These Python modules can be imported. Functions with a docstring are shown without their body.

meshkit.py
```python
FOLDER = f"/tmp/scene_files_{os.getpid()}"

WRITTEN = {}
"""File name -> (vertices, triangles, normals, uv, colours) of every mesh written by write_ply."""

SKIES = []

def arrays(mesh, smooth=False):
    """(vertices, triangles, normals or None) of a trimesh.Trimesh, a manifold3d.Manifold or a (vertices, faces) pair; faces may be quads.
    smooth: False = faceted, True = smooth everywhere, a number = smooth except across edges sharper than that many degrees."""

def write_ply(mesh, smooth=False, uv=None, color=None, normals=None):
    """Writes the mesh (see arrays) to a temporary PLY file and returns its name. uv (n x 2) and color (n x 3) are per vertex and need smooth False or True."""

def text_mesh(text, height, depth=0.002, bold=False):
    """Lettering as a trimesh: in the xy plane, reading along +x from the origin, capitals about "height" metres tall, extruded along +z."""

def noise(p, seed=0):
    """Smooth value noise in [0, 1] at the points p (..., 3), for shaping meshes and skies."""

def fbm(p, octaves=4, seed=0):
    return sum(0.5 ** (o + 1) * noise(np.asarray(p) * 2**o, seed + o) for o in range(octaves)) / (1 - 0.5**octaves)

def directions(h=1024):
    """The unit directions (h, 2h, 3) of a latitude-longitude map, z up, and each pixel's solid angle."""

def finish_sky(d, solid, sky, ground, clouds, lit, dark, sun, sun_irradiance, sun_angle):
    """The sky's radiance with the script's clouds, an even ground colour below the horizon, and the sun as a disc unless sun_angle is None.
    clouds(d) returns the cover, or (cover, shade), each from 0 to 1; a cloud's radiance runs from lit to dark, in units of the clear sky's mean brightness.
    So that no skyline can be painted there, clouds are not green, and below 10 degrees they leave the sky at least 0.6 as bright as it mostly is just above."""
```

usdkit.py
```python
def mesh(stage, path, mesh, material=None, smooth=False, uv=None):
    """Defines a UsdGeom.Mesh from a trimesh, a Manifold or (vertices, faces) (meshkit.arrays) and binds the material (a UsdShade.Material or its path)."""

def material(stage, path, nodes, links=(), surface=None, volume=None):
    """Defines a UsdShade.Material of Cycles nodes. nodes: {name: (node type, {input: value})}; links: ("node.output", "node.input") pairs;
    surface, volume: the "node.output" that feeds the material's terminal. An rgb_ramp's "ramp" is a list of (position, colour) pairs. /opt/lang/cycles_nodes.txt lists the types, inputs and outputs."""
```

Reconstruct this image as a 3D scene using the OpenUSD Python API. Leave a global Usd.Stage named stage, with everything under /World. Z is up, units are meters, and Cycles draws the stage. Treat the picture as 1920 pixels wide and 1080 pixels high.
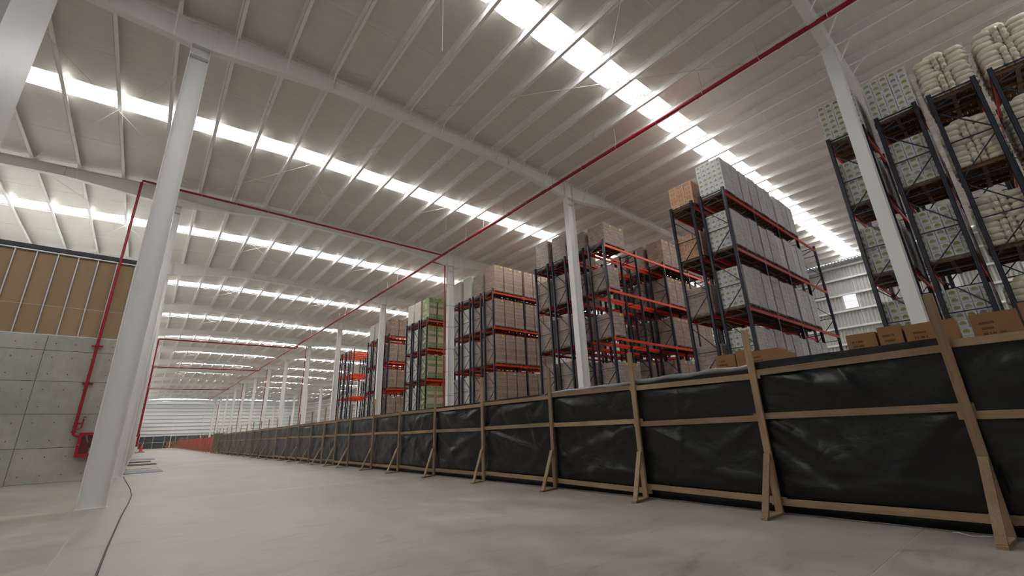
import math, random
import numpy as np
import trimesh, usdkit, meshkit
from pxr import Usd, UsdGeom, UsdLux, UsdShade, Gf, Sdf, Vt

stage = Usd.Stage.CreateInMemory()
UsdGeom.SetStageUpAxis(stage, UsdGeom.Tokens.z)
UsdGeom.SetStageMetersPerUnit(stage, 1.0)
UsdGeom.Xform.Define(stage, '/World')
UsdGeom.Scope.Define(stage, '/World/Looks')

# ------------------------------------------------------------------ camera, light, exposure
H = 1.35                                   # eye height
R = np.array([[0.7747510102711269, 0.16998082297038228, 0.6089888274066939],
              [-0.631184572677261, 0.26425255216893484, 0.7292301583769197],
              [-0.036971709428854825, -0.9493561547146129, 0.3120192048694958]])
cam = UsdGeom.Camera.Define(stage, '/World/camera')
M4 = np.eye(4)
M4[0, :3], M4[1, :3], M4[2, :3], M4[3, :3] = R[:, 0], -R[:, 1], -R[:, 2], (0, 0, H)
cam.AddTransformOp().Set(Gf.Matrix4d(*M4.ravel().tolist()))
cam.CreateHorizontalApertureAttr(36.0)
cam.CreateVerticalApertureAttr(20.25)
cam.CreateFocalLengthAttr(36.0 * 810.45 / 1920)
cam.CreateClippingRangeAttr(Gf.Vec2f(0.05, 2000))
EXPOSURE = 1.17
cam.CreateExposureAttr(EXPOSURE)
SKYLIGHT = 5.0                             # radiance of the daylit skylight panes
dome = UsdLux.DomeLight.Define(stage, '/World/sky')
dome.CreateIntensityAttr(0.8)
dome.CreateColorAttr(Gf.Vec3f(0.75, 0.86, 1.0))

# ------------------------------------------------------------------ materials
def s2l(*c):
    c = np.array(c, float) / 255
    return tuple(np.where(c <= 0.04045, c / 12.92, ((c + 0.055) / 1.055) ** 2.4))

MATS = {}
def mat(name, nodes, links=(), surface='p.BSDF'):
    MATS[name] = usdkit.material(stage, '/World/Looks/' + name, nodes, links, surface=surface)
    return MATS[name]

def plain(name, col, rough=0.5, metallic=0.0, vary=0.0, nscale=3.0, bump=0.0, bscale=40.0, spec=0.5, mscale=(1, 1, 1), namt=0.12, detail=4):
    """a colour with soft procedural mottling, optional per-object variation and bump"""
    col = np.array(col)
    nodes = {'tc': ('texture_coordinate', {}), 'mp': ('mapping', {'scale': mscale}),
             'n': ('noise_texture', {'scale': nscale, 'detail': detail, 'roughness': 0.6}),
             'r': ('rgb_ramp', {'ramp': [(0.25, tuple(col * (1 - namt))), (0.75, tuple(np.minimum(col * (1 + namt), 1)))]}),
             'p': ('principled_bsdf', {'roughness': rough, 'metallic': metallic, 'specular_ior_level': spec})}
    links = [('tc.object', 'mp.vector'), ('mp.vector', 'n.vector'), ('n.fac', 'r.fac')]
    last = 'r.color'
    if vary:
        nodes['oi'] = ('object_info', {})
        nodes['mr'] = ('map_range', {'value': 0.5, 'from_min': 0, 'from_max': 1, 'to_min': 1 - vary, 'to_max': 1 + vary})
        nodes['h'] = ('hsv', {'hue': 0.5, 'saturation': 1, 'value': 1, 'fac': 1})
        links += [('oi.random', 'mr.value'), ('mr.result', 'h.value'), (last, 'h.color')]
        last = 'h.color'
    links.append((last, 'p.base_color'))
    if bump:
        nodes['bn'] = ('noise_texture', {'scale': bscale, 'detail': 4})
        nodes['b'] = ('bump', {'strength': bump, 'distance': 0.02})
        links += [('mp.vector', 'bn.vector'), ('bn.fac', 'b.height'), ('b.normal', 'p.normal')]
    return mat(name, nodes, links)

plain('white_steel', s2l(243, 242, 239), 0.38, nscale=0.6, namt=0.03)
plain('column_steel', s2l(231, 229, 225), 0.38, nscale=0.6, namt=0.03)
plain('white_paint_rod', s2l(225, 222, 216), 0.4, namt=0.02)
plain('roof_lining', s2l(226, 221, 214), 0.33, nscale=0.7, namt=0.04, bump=0.35, bscale=3.0, mscale=(1.2, 7, 1.2))
plain('purlin_steel', s2l(248, 247, 244), 0.4, namt=0.03)
plain('sheet_siding', s2l(236, 237, 234), 0.5, namt=0.03)
plain('girt_steel', s2l(242, 242, 240), 0.45, namt=0.02)
plain('galvanised', s2l(200, 205, 208), 0.35, metallic=0.3, namt=0.08)
plain('black_track', s2l(38, 40, 44), 0.5)
plain('brown_board', s2l(146, 122, 92), 0.75, vary=0.05, nscale=2.0, namt=0.05)
plain('red_paint', s2l(152, 14, 36), 0.35, namt=0.06)
plain('red_enamel', s2l(160, 8, 34), 0.3, namt=0.04)
plain('dark_rod', s2l(90, 85, 80), 0.5)
plain('cable_black', s2l(62, 58, 54), 0.6)
plain('rack_blue', (0.02, 0.025, 0.04), 0.3, namt=0.2, nscale=6)
plain('beam_orange', s2l(236, 70, 26), 0.4, vary=0.08, namt=0.08)
plain('beam_red', s2l(190, 34, 24), 0.4, vary=0.08, namt=0.08)
plain('pallet_wood', s2l(104, 74, 48), 0.75, vary=0.15, nscale=5, namt=0.25, mscale=(1, 6, 6))
plain('carton_brown', s2l(176, 144, 122), 0.65, vary=0.12, nscale=7, namt=0.22, mscale=(1.5, 1.5, 3.5), detail=6)
plain('carton_kraft', s2l(160, 116, 74), 0.7, vary=0.05, nscale=4, namt=0.05)
plain('kraft_print', s2l(96, 62, 36), 0.8)
plain('yellow_label', s2l(222, 208, 70), 0.6)
plain('grey_sheet', s2l(128, 130, 138), 0.55, nscale=1.5, namt=0.1)
plain('dark_mat', s2l(62, 58, 54), 0.8, nscale=2, namt=0.15)
plain('cone_orange', s2l(216, 70, 66), 0.5)
plain('paper_white', s2l(205, 205, 205), 0.7)
plain('plywood', s2l(138, 104, 78), 0.75, nscale=1.2, namt=0.12)
plain('olive_sheet', s2l(112, 108, 82), 0.7, nscale=2, namt=0.12)
plain('roll_grey', s2l(128, 128, 130), 0.3, nscale=3, namt=0.15, bump=0.4, bscale=12)
plain('joint_filler', s2l(186, 176, 164), 0.7, nscale=2, namt=0.08)
plain('red_net', s2l(206, 74, 70), 0.75, nscale=1.6, namt=0.22)
plain('ribbed_siding', s2l(196, 195, 190), 0.5, namt=0.03)
plain('girt_grey', s2l(190, 190, 186), 0.5)
plain('dark_net', s2l(74, 82, 79), 0.7, nscale=2.0, namt=0.3)
plain('tie_hole', s2l(50, 48, 46), 0.9)
plain('sack', s2l(226, 218, 196), 0.5, vary=0.12, nscale=7, namt=0.1, bump=0.3, bscale=18)

def wood(name, axis, col, dark=0.55):
    sc = {'x': (0.5, 14, 14), 'y': (14, 0.5, 14), 'z': (14, 14, 0.5)}[axis]
    col = np.array(col)
    mat(name, {'tc': ('texture_coordinate', {}), 'mp': ('mapping', {'scale': sc}),
               'n': ('noise_texture', {'scale': 3.0, 'detail': 6, 'roughness': 0.65, 'distortion': 0.6}),
               'n2': ('noise_texture', {'scale': 1.7, 'detail': 3}),
               'r': ('rgb_ramp', {'ramp': [(0.2, tuple(col * dark)), (0.5, tuple(col)), (0.8, tuple(col * 1.2))]}),
               'mx': ('mix', {'mix_type': 'multiply', 'fac': 0.5}),
               'r2': ('rgb_ramp', {'ramp': [(0.35, (0.6, 0.52, 0.42)), (0.6, (1, 1, 1))]}),
               'oi': ('object_info', {}), 'mr': ('map_range', {'from_min': 0, 'from_max': 1, 'to_min': 0.78, 'to_max': 1.2}),
               'h': ('hsv', {'hue': 0.5, 'saturation': 1, 'value': 1, 'fac': 1}),
               'b': ('bump', {'strength': 0.25, 'distance': 0.01}),
               'p': ('principled_bsdf', {'roughness': 0.7})},
        [('tc.object', 'mp.vector'), ('mp.vector', 'n.vector'), ('tc.object', 'n2.vector'), ('n.fac', 'r.fac'), ('n2.fac', 'r2.fac'),
         ('r.color', 'mx.color1'), ('r2.color', 'mx.color2'), ('mx.color', 'h.color'), ('oi.random', 'mr.value'), ('mr.result', 'h.value'),
         ('h.color', 'p.base_color'), ('n.fac', 'b.height'), ('b.normal', 'p.normal')])
PINE = s2l(160, 134, 104)
wood('wood_upright', 'z', PINE)
wood('wood_rail', 'y', PINE)
wood('wood_foot', 'x', PINE)
wood('wood_weathered', 'z', s2l(140, 116, 90), 0.4)

# concrete floor: power-trowelled, mottled, slightly shiny
mat('floor_concrete', {
    'g': ('geometry', {}), 'm1': ('mapping', {'scale': (0.22, 0.12, 1)}), 'm2': ('mapping', {'scale': (1.2, 0.8, 1)}), 'm3': ('mapping', {'scale': (0.9, 3.0, 1)}),
    'n1': ('noise_texture', {'scale': 1.0, 'detail': 5, 'roughness': 0.6}),
    'n2': ('noise_texture', {'scale': 1.0, 'detail': 8, 'roughness': 0.7, 'distortion': 0.7}),
    'n3': ('noise_texture', {'scale': 1.0, 'detail': 6, 'roughness': 0.7, 'distortion': 1.2}),
    'r1': ('rgb_ramp', {'ramp': [(0.3, s2l(154, 145, 135)), (0.7, s2l(180, 172, 163))]}),
    'r2': ('rgb_ramp', {'ramp': [(0.3, (0.76, 0.755, 0.75)), (0.65, (1.04, 1.04, 1.04))]}),
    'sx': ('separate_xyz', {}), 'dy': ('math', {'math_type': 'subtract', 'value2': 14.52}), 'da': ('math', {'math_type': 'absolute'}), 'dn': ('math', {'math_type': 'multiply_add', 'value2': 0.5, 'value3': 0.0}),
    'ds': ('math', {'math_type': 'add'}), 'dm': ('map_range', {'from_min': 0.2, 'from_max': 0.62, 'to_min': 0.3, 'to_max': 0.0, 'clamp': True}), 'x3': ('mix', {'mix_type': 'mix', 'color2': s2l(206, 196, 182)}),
    'r3': ('rgb_ramp', {'ramp': [(0.3, (0.62, 0.62, 0.62)), (0.46, (1, 1, 1))]}),
    'x1': ('mix', {'mix_type': 'multiply', 'fac': 1.0}), 'x2': ('mix', {'mix_type': 'multiply', 'fac': 0.6}),
    'rr': ('map_range', {'from_min': 0.3, 'from_max': 0.7, 'to_min': 0.34, 'to_max': 0.52}),
    'b': ('bump', {'strength': 0.06, 'distance': 0.02}),
    'p': ('principled_bsdf', {'roughness': 0.42})},
    [('g.position', 'm1.vector'), ('g.position', 'm2.vector'), ('g.position', 'm3.vector'), ('m1.vector', 'n1.vector'), ('m2.vector', 'n2.vector'), ('m3.vector', 'n3.vector'),
     ('n1.fac', 'r1.fac'), ('n2.fac', 'r2.fac'), ('n3.fac', 'r3.fac'), ('r1.color', 'x1.color1'), ('r2.color', 'x1.color2'),
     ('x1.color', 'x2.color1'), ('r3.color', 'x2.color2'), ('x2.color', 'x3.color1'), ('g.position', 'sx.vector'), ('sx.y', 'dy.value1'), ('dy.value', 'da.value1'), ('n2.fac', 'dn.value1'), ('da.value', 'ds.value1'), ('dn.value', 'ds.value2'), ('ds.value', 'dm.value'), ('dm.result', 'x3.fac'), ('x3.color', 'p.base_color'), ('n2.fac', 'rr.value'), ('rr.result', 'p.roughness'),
     ('n2.fac', 'b.height'), ('b.normal', 'p.normal')])
# fair-faced concrete wall
mat('wall_concrete', {
    'g': ('geometry', {}), 'n1': ('noise_texture', {'scale': 0.5, 'detail': 6, 'roughness': 0.65}), 'm2': ('mapping', {'scale': (3, 3, 0.6)}),
    'n2': ('noise_texture', {'scale': 2.0, 'detail': 6, 'roughness': 0.7}),
    'r1': ('rgb_ramp', {'ramp': [(0.3, s2l(150, 148, 138)), (0.7, s2l(178, 176, 166))]}),
    'r2': ('rgb_ramp', {'ramp': [(0.3, (0.88, 0.88, 0.87)), (0.6, (1, 1, 1))]}),
    'x': ('mix', {'mix_type': 'multiply', 'fac': 0.8}), 'oi': ('object_info', {}),
    'mr': ('map_range', {'from_min': 0, 'from_max': 1, 'to_min': 0.96, 'to_max': 1.04}), 'h': ('hsv', {'hue': 0.5, 'saturation': 1, 'value': 1, 'fac': 1}),
    'b': ('bump', {'strength': 0.08, 'distance': 0.02}), 'p': ('principled_bsdf', {'roughness': 0.7})},
    [('g.position', 'n1.vector'), ('g.position', 'm2.vector'), ('m2.vector', 'n2.vector'), ('n1.fac', 'r1.fac'), ('n2.fac', 'r2.fac'), ('r1.color', 'x.color1'), ('r2.color', 'x.color2'),
     ('x.color', 'h.color'), ('oi.random', 'mr.value'), ('mr.result', 'h.value'), ('h.color', 'p.base_color'), ('n2.fac', 'b.height'), ('b.normal', 'p.normal')])
# skylight pane: daylit translucent sheet
mat('skylight_pane', {'e': ('emission', {'color': (1.0, 0.99, 0.975), 'strength': SKYLIGHT})}, surface='e.emission')
mat('wall_pane', {'e': ('emission', {'color': (1.0, 1.0, 1.0), 'strength': 0.42})}, surface='e.emission')
# black polythene
mat('black_plastic', {
    'tc': ('texture_coordinate', {}), 'mp': ('mapping', {'scale': (1, 1.0, 1.5), 'rotation': (0.5, 0, 0)}), 'n': ('noise_texture', {'scale': 1.5, 'detail': 3, 'roughness': 0.5, 'distortion': 1.2}),
    'n2': ('noise_texture', {'scale': 26.0, 'detail': 3}), 'ad': ('math', {'math_type': 'multiply_add', 'value2': 0.02, 'value3': 0.0}), 'a2': ('math', {'math_type': 'add'}),
    'b': ('bump', {'strength': 0.45, 'distance': 0.06}),
    'p': ('principled_bsdf', {'base_color': (0.0022, 0.0028, 0.0038), 'roughness': 0.33, 'specular_ior_level': 0.5})},
    [('tc.object', 'mp.vector'), ('mp.vector', 'n.vector'), ('tc.object', 'n2.vector'), ('n2.fac', 'ad.value1'), ('n.fac', 'a2.value1'), ('ad.value', 'a2.value2'), ('a2.value', 'b.height'), ('b.normal', 'p.normal')])
# stretch film: mostly clear, glossy wrinkles
def film(name, lo, hi, tint):
    mat(name, {
        'tc': ('texture_coordinate', {}), 'mp': ('mapping', {'scale': (1.2, 1.2, 5.0), 'rotation': (0.22, 0.18, 0)}),
        'n': ('noise_texture', {'scale': 5.0, 'detail': 5, 'roughness': 0.65, 'distortion': 0.7}),
        'r': ('map_range', {'from_min': 0.42, 'from_max': 0.72, 'to_min': lo, 'to_max': hi, 'clamp': True}),
        'b': ('bump', {'strength': 0.9, 'distance': 0.06}),
        't': ('transparent_bsdf', {'color': (0.97, 0.97, 0.97)}), 'g': ('principled_bsdf', {'base_color': tint, 'roughness': 0.14, 'specular_ior_level': 1.0}),
        'mx': ('mix_closure', {})},
        [('tc.object', 'mp.vector'), ('mp.vector', 'n.vector'), ('n.fac', 'r.value'), ('n.fac', 'b.height'), ('b.normal', 'g.normal'),
         ('r.result', 'mx.fac'), ('t.BSDF', 'mx.closure1'), ('g.BSDF', 'mx.closure2')], surface='mx.closure')
film('film_light', 0.08, 0.45, (0.66, 0.65, 0.63))
film('film_heavy', 0.12, 0.7, (0.6, 0.59, 0.57))
film('film_sack', 0.0, 0.55, (0.85, 0.84, 0.82))
# cabinet glass
mat('cabinet_glass', {'t': ('transparent_bsdf', {}), 'g': ('glossy_bsdf', {'roughness': 0.03}), 'f': ('fresnel', {'IOR': 1.5}), 'mx': ('mix_closure', {})},
    [('f.fac', 'mx.fac'), ('t.BSDF', 'mx.closure1'), ('g.BSDF', 'mx.closure2')], surface='mx.closure')
# printed cartons: the colour is stored on the mesh (flat print)
def printed(name, vary):
    mat(name, {'a': ('attribute', {'attribute': 'tint'}), 'oi': ('object_info', {}), 'mr': ('map_range', {'from_min': 0, 'from_max': 1, 'to_min': 1 - vary, 'to_max': 1 + vary}),
               'h': ('hsv', {'hue': 0.5, 'saturation': 1, 'value': 1, 'fac': 1}), 'p': ('principled_bsdf', {'roughness': 0.55})},
        [('a.color', 'h.color'), ('oi.random', 'mr.value'), ('mr.result', 'h.value'), ('h.color', 'p.base_color')])
printed('carton_print', 0.05)

# ------------------------------------------------------------------ mesh helpers
BOXF = np.array([[0, 3, 2], [0, 2, 1], [4, 5, 6], [4, 6, 7], [0, 1, 5], [0, 5, 4], [1, 2, 6], [1, 6, 5], [2, 3, 7], [2, 7, 6], [3, 0, 4], [3, 4, 7]])
UNIT = np.array([[-1, -1, -1], [1, -1, -1], [1, 1, -1], [-1, 1, -1], [-1, -1, 1], [1, -1, 1], [1, 1, 1], [-1, 1, 1]]) / 2.0

class MB:
    """collects shapes into one mesh (with a colour per vertex when needed)"""
    def __init__(self):
        self.v, self.f, self.c, self.n = [], [], [], 0
    def add(self, v, f, col=None):
        v = np.asarray(v, float)
        self.v.append(v); self.f.append(np.asarray(f, int) + self.n); self.n += len(v)
        self.c.append(np.tile(np.asarray((1, 1, 1) if col is None else col, float), (len(v), 1)))
        return self
    def box(self, c, s, col=None, rz=0.0):
        v = UNIT * np.asarray(s, float)
        if rz:
            a, b = math.cos(rz), math.sin(rz)
            v = v @ np.array([[a, b, 0], [-b, a, 0], [0, 0, 1]])
        return self.add(v + np.asarray(c, float), BOXF, col)
    def span(self, a, b, col=None):
        a, b = np.asarray(a, float), np.asarray(b, float)
        return self.box((a + b) / 2, np.abs(b - a), col)
    def bar(self, p, q, w, h, side=(0, 1, 0), col=None):
        """box beam from p to q; w is its size along SIDE (made square to the beam), h across"""
        p, q = np.asarray(p, float), np.asarray(q, float)
        d = q - p; L = np.linalg.norm(d); d = d / L
        s = np.asarray(side, float); s = s - d * (s @ d)
        if np.linalg.norm(s) < 1e-6:
            s = np.array([1.0, 0, 0]) - d * d[0]
        s = s / np.linalg.norm(s); u = np.cross(d, s)
        return self.add((UNIT[:, :1] * w) * s + (UNIT[:, 1:2] * h) * u + (UNIT[:, 2:3] * L) * d + (p + q) / 2, BOXF, col)
    def tube(self, pts, r, sides=8, col=None):
        p = np.asarray(pts, float)
        t = np.gradient(p, axis=0); t /= np.linalg.norm(t, axis=1, keepdims=True) + 1e-12
        ref = np.where(np.abs(t[:, 2:]) < 0.9, [0, 0, 1.0], [1.0, 0, 0])
        a = np.cross(t, ref); a /= np.linalg.norm(a, axis=1, keepdims=True); b = np.cross(t, a)
        an = np.arange(sides) * 2 * np.pi / sides
        v = (p[:, None] + np.broadcast_to(r, (len(p),))[:, None, None] * (np.cos(an)[None, :, None] * a[:, None] + np.sin(an)[None, :, None] * b[:, None])).reshape(-1, 3)
        f = []
        for i in range(len(p) - 1):
            for j in range(sides):
                k = (j + 1) % sides
                q = [i * sides + j, i * sides + k, (i + 1) * sides + k, (i + 1) * sides + j]
                f += [[q[0], q[1], q[2]], [q[0], q[2], q[3]]]
        n = len(v)
        v = np.vstack([v, p[0], p[-1]])
        for j in range(sides):
            k = (j + 1) % sides
            f += [[n, k, j], [n + 1, (len(p) - 1) * sides + j, (len(p) - 1) * sides + k]]
        return self.add(v, f, col)
    def grid(self, P, col=None, thick=0.0, down=(0, 0, 1)):
        """a sheet from an (n, m, 3) array of points, given a thickness along DOWN"""
        n, m = P.shape[:2]
        i, j = np.meshgrid(np.arange(n - 1), np.arange(m - 1), indexing='ij')
        a = (i * m + j).ravel(); q = np.stack([a, a + m, a + m + 1, a + 1], 1)
        f = np.vstack([q[:, [0, 1, 2]], q[:, [0, 2, 3]]])
        v = P.reshape(-1, 3)
        if thick:
            N = n * m
            rim = [(k, k + 1) for k in range(m - 1)] + [(k * m + m - 1, (k + 1) * m + m - 1) for k in range(n - 1)] + \
                  [((n - 1) * m + k + 1, (n - 1) * m + k) for k in range(m - 1)] + [((k + 1) * m, k * m) for k in range(n - 1)]
            r = np.array([[x, y, y + N] for x, y in rim] + [[x, y + N, x + N] for x, y in rim])
            f = np.vstack([f, f[:, ::-1] + N, r])
            v = np.vstack([v, v + np.asarray(down, float) * thick])
        return self.add(v, f, col)
    def cyl(self, c, r, h, axis='z', sides=12, col=None):
        d = {'x': (1, 0, 0), 'y': (0, 1, 0), 'z': (0, 0, 1)}[axis]
        d = np.array(d, float) * h / 2
        return self.tube([np.asarray(c, float) - d, np.asarray(c, float) + d], r, sides, col)
    def poly(self, pts2, z0, col=None, frame=None):
        """a flat polygon (fan) in the frame (origin, ex, ey, ez): used for print, lies at height z0 along ez"""
        o, ex, ey, ez = [np.asarray(x, float) for x in frame]
        p = np.asarray(pts2, float)
        v = o + p[:, :1] * ex + p[:, 1:2] * ey + z0 * ez
        c = v.mean(0)
        n = len(v)
        return self.add(np.vstack([v, c]), [[n, k, (k + 1) % n] for k in range(n)], col)
    def build(self, name, material, parent=None, smooth=False, tint=False):
        path = newpath(name, parent)
        v, f = np.vstack(self.v), np.vstack(self.f)
        m = usdkit.mesh(stage, path, trimesh.Trimesh(v, f, process=False), MATS[material], smooth=smooth)
        if tint:
            UsdGeom.PrimvarsAPI(m).CreatePrimvar('tint', Sdf.ValueTypeNames.Color3fArray, 'vertex').Set(Vt.Vec3fArray.FromNumpy(np.vstack(self.c).astype(np.float32)))
        return m.GetPrim()

COUNT = {}
def newpath(name, parent=None):
    base = (str(parent.GetPath()) if parent is not None else '/World') + '/' + name
    k = COUNT.get(base, 0); COUNT[base] = k + 1
    return base if k == 0 else '%s_%03d' % (base, k)

def tag(o, label=None, cat=None, group=None, kind=None):
    for k, x in (('label', label), ('category', cat), ('group', group), ('kind', kind)):
        if x:
            o.SetCustomDataByKey(k, x)
    return o

def thing(name, label=None, cat=None, loc=(0, 0, 0), rz=0.0, group=None, kind=None):
    x = UsdGeom.Xform.Define(stage, newpath(name))
    x.AddTranslateOp().Set(Gf.Vec3d(*map(float, loc))); x.AddRotateZOp().Set(float(rz))
    return tag(x.GetPrim(), label, cat, group, kind)

def copy_of(root, loc, rz, label, group=None):
    r = thing(root.GetName().rstrip('0123456789').rstrip('_') if root.GetName()[-3:].isdigit() else root.GetName(), label, root.GetCustomDataByKey('category'), loc, rz, group or root.GetCustomDataByKey('group'))
    r.GetReferences().AddInternalReference(root.GetPath()); r.SetInstanceable(True)
    return r

def group_part(name, parent):
    return UsdGeom.Xform.Define(stage, newpath(name, parent)).GetPrim()

ORD = ['first', 'second', 'third', 'fourth', 'fifth', 'sixth', 'seventh', 'eighth', 'ninth', 'tenth', 'eleventh', 'twelfth', 'thirteenth', 'fourteenth', 'fifteenth', 'sixteenth']
rng = random.Random(7)
nrs = np.random.RandomState(11)

# ------------------------------------------------------------------ the building grid
Y0, DY, NB = 1.89, 12.77, 14               # first column line, bay length, last line
def Yk(k): return Y0 + k * DY
Y_BACK, Y_REAR, X_RIGHT, X_LEFT = 181.6, -11.3, 46.3, -18.0
XR, XL, X3 = 16.43, -0.844, 33.3           # -X faces of the three column rows
CW, FW = 0.52, 0.34                        # column depth in X, flange width in Y
def ztop(x):                               # underside of the purlins = top of the girders
    x = np.asarray(x, float)
    return 14.72 - 0.05 * np.maximum(0, 4 - x) - 0.012 * np.maximum(0, x - 25)
ROOF = 0.32                                # purlin depth

# floor: slabs with filled saw-cut joints
floor = thing('floor', kind='structure')
xs = [X_LEFT, -0.58, 7.72, XR + 0.26, 25.2, X3 + 0.26, X_RIGHT]
ys = [Y_REAR] + [1.47 + 13.0 * k for k in range(14)] + [Y_BACK]
slab = MB()
for i in range(len(xs) - 1):
    for j in range(len(ys) - 1):
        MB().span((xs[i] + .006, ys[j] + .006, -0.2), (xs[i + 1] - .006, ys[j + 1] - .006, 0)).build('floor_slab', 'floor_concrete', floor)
for x in xs[1:-1]:
    MB().span((x - .006, Y_REAR, -0.19), (x + .006, Y_BACK, -0.002)).build('floor_joint', 'joint_filler', floor)
for y in ys[1:-1]:
    MB().span((X_LEFT, y - .006, -0.19), (X_RIGHT, y + .006, -0.0025)).build('floor_joint', 'joint_filler', floor)

# ceiling: roof lining sheets that sag between purlins, a skylight strip in every bay
ceiling = thing('ceiling', kind='structure')
PX = [0.25 + 1.6 * k for k in range(-11, 29)]     # purlin lines
PX = [p for p in PX if p < X_RIGHT - 0.3]
cells = []
for k in range(-1, NB):
    y0, y1 = (Yk(k) if k >= 0 else Y_REAR), (Yk(k + 1) if k + 1 <= NB else Y_BACK)
    if k == NB - 1: y1 = Y_BACK
    for i in range(len(PX) + 1):
        a = PX[i - 1] if i > 0 else X_LEFT
        b = PX[i] if i < len(PX) else X_RIGHT
        cells.append((k, a, b, y0, y1))
def far(x, y): return math.hypot(x - 5, y - 10)
def sheet(a, b, ya, yb, bow_a=0.0, bow_b=0.0, n=5, m=4, sag=0.05):
    u = np.linspace(0, 1, n); w = np.linspace(0, 1, m)
    X = a + (b - a) * u
    z = ztop(X) + ROOF - 0.004 - sag * 4 * u * (1 - u)
    arch = 4 * u * (1 - u)
    P = np.zeros((n, m, 3))
    lo, hi = ya + bow_a * arch, yb + bow_b * arch
    P[..., 0] = X[:, None]; P[..., 1] = lo[:, None] + (hi - lo)[:, None] * w[None]; P[..., 2] = z[:, None]
    return P
panels, panes = [], []
for k, a, b, y0, y1 in cells:
    mx = (a + b) / 2
    a2, b2 = a + .002, b - .002
    s0, s1 = y0 + 5.68, y0 + 6.72
    if a < X_LEFT + 1.3 or b > X_RIGHT - 0.9 or (k < 0 and a < 9.0):
        panels.append((far(mx, y0 + 6), sheet(a2, b2, y0, y1 - .01)))
        continue
    q0, q1 = y0 + 2.9, y1 - 2.9
    panels += [(far(mx, y0 + 1.4), sheet(a2, b2, y0, q0 - .004)), (far(mx, y0 + 4.3), sheet(a2, b2, q0, s0, 0, -0.03)),
               (far(mx, s1 + 2.), sheet(a2, b2, s1, q1 - .004, 0.04, 0)), (far(mx, y1 - 1.4), sheet(a2, b2, q1, y1 - .01))]
    panes.append((far(mx, s0), sheet(a2, b2, s0, s1, -0.03, 0.04, m=2)))
def many(items, name, material, parent, thick, limit=290):
    items.sort(key=lambda t: t[0])
    for _, P in items[:limit]:
        MB().grid(P, thick=thick).build(name, material, parent, smooth=35)
    if len(items) > limit:
        mb = MB()
        for _, P in items[limit:]:
            mb.grid(P, thick=thick)
        tag(mb.build(name + '_field', material, parent, smooth=35), kind='stuff')
many(panels, 'roof_panel', 'roof_lining', ceiling, 0.02)
many(panes, 'skylight_pane', 'skylight_pane', ceiling, 0.01)
# purlins (lipped Z sections), one per bay and line
pur = []
def purlin(mb, x, y0, y1):
    zb = float(ztop(x)) + 0.005; zt = zb + ROOF - 0.012
    mb.span((x - .004, y0, zb), (x + .004, y1, zt))
    mb.span((x - .004, y0, zb), (x + .115, y1, zb + .006))
    mb.span((x + .109, y0, zb + .006), (x + .115, y1, zb + .03))
    mb.span((x - .115, y0, zt - .006), (x + .004, y1, zt))
    return mb
for k in range(-1, NB):
    y0, y1 = (Yk(k) if k >= 0 else Y_REAR), (Yk(k + 1) if k < NB - 1 else Y_BACK)
    for x in PX:
        pur.append((far(x, (y0 + y1) / 2), (x, y0 + .01, y1 - .01)))
pur.sort(key=lambda t: t[0])
for _, a in pur[:290]:
    purlin(MB(), *a).build('purlin', 'purlin_steel', ceiling)
mb = MB()
for _, a in pur[290:]:
    purlin(mb, *a)
tag(mb.build('purlin_field', 'purlin_steel', ceiling), kind='stuff')
roofdeck = MB()
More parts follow.
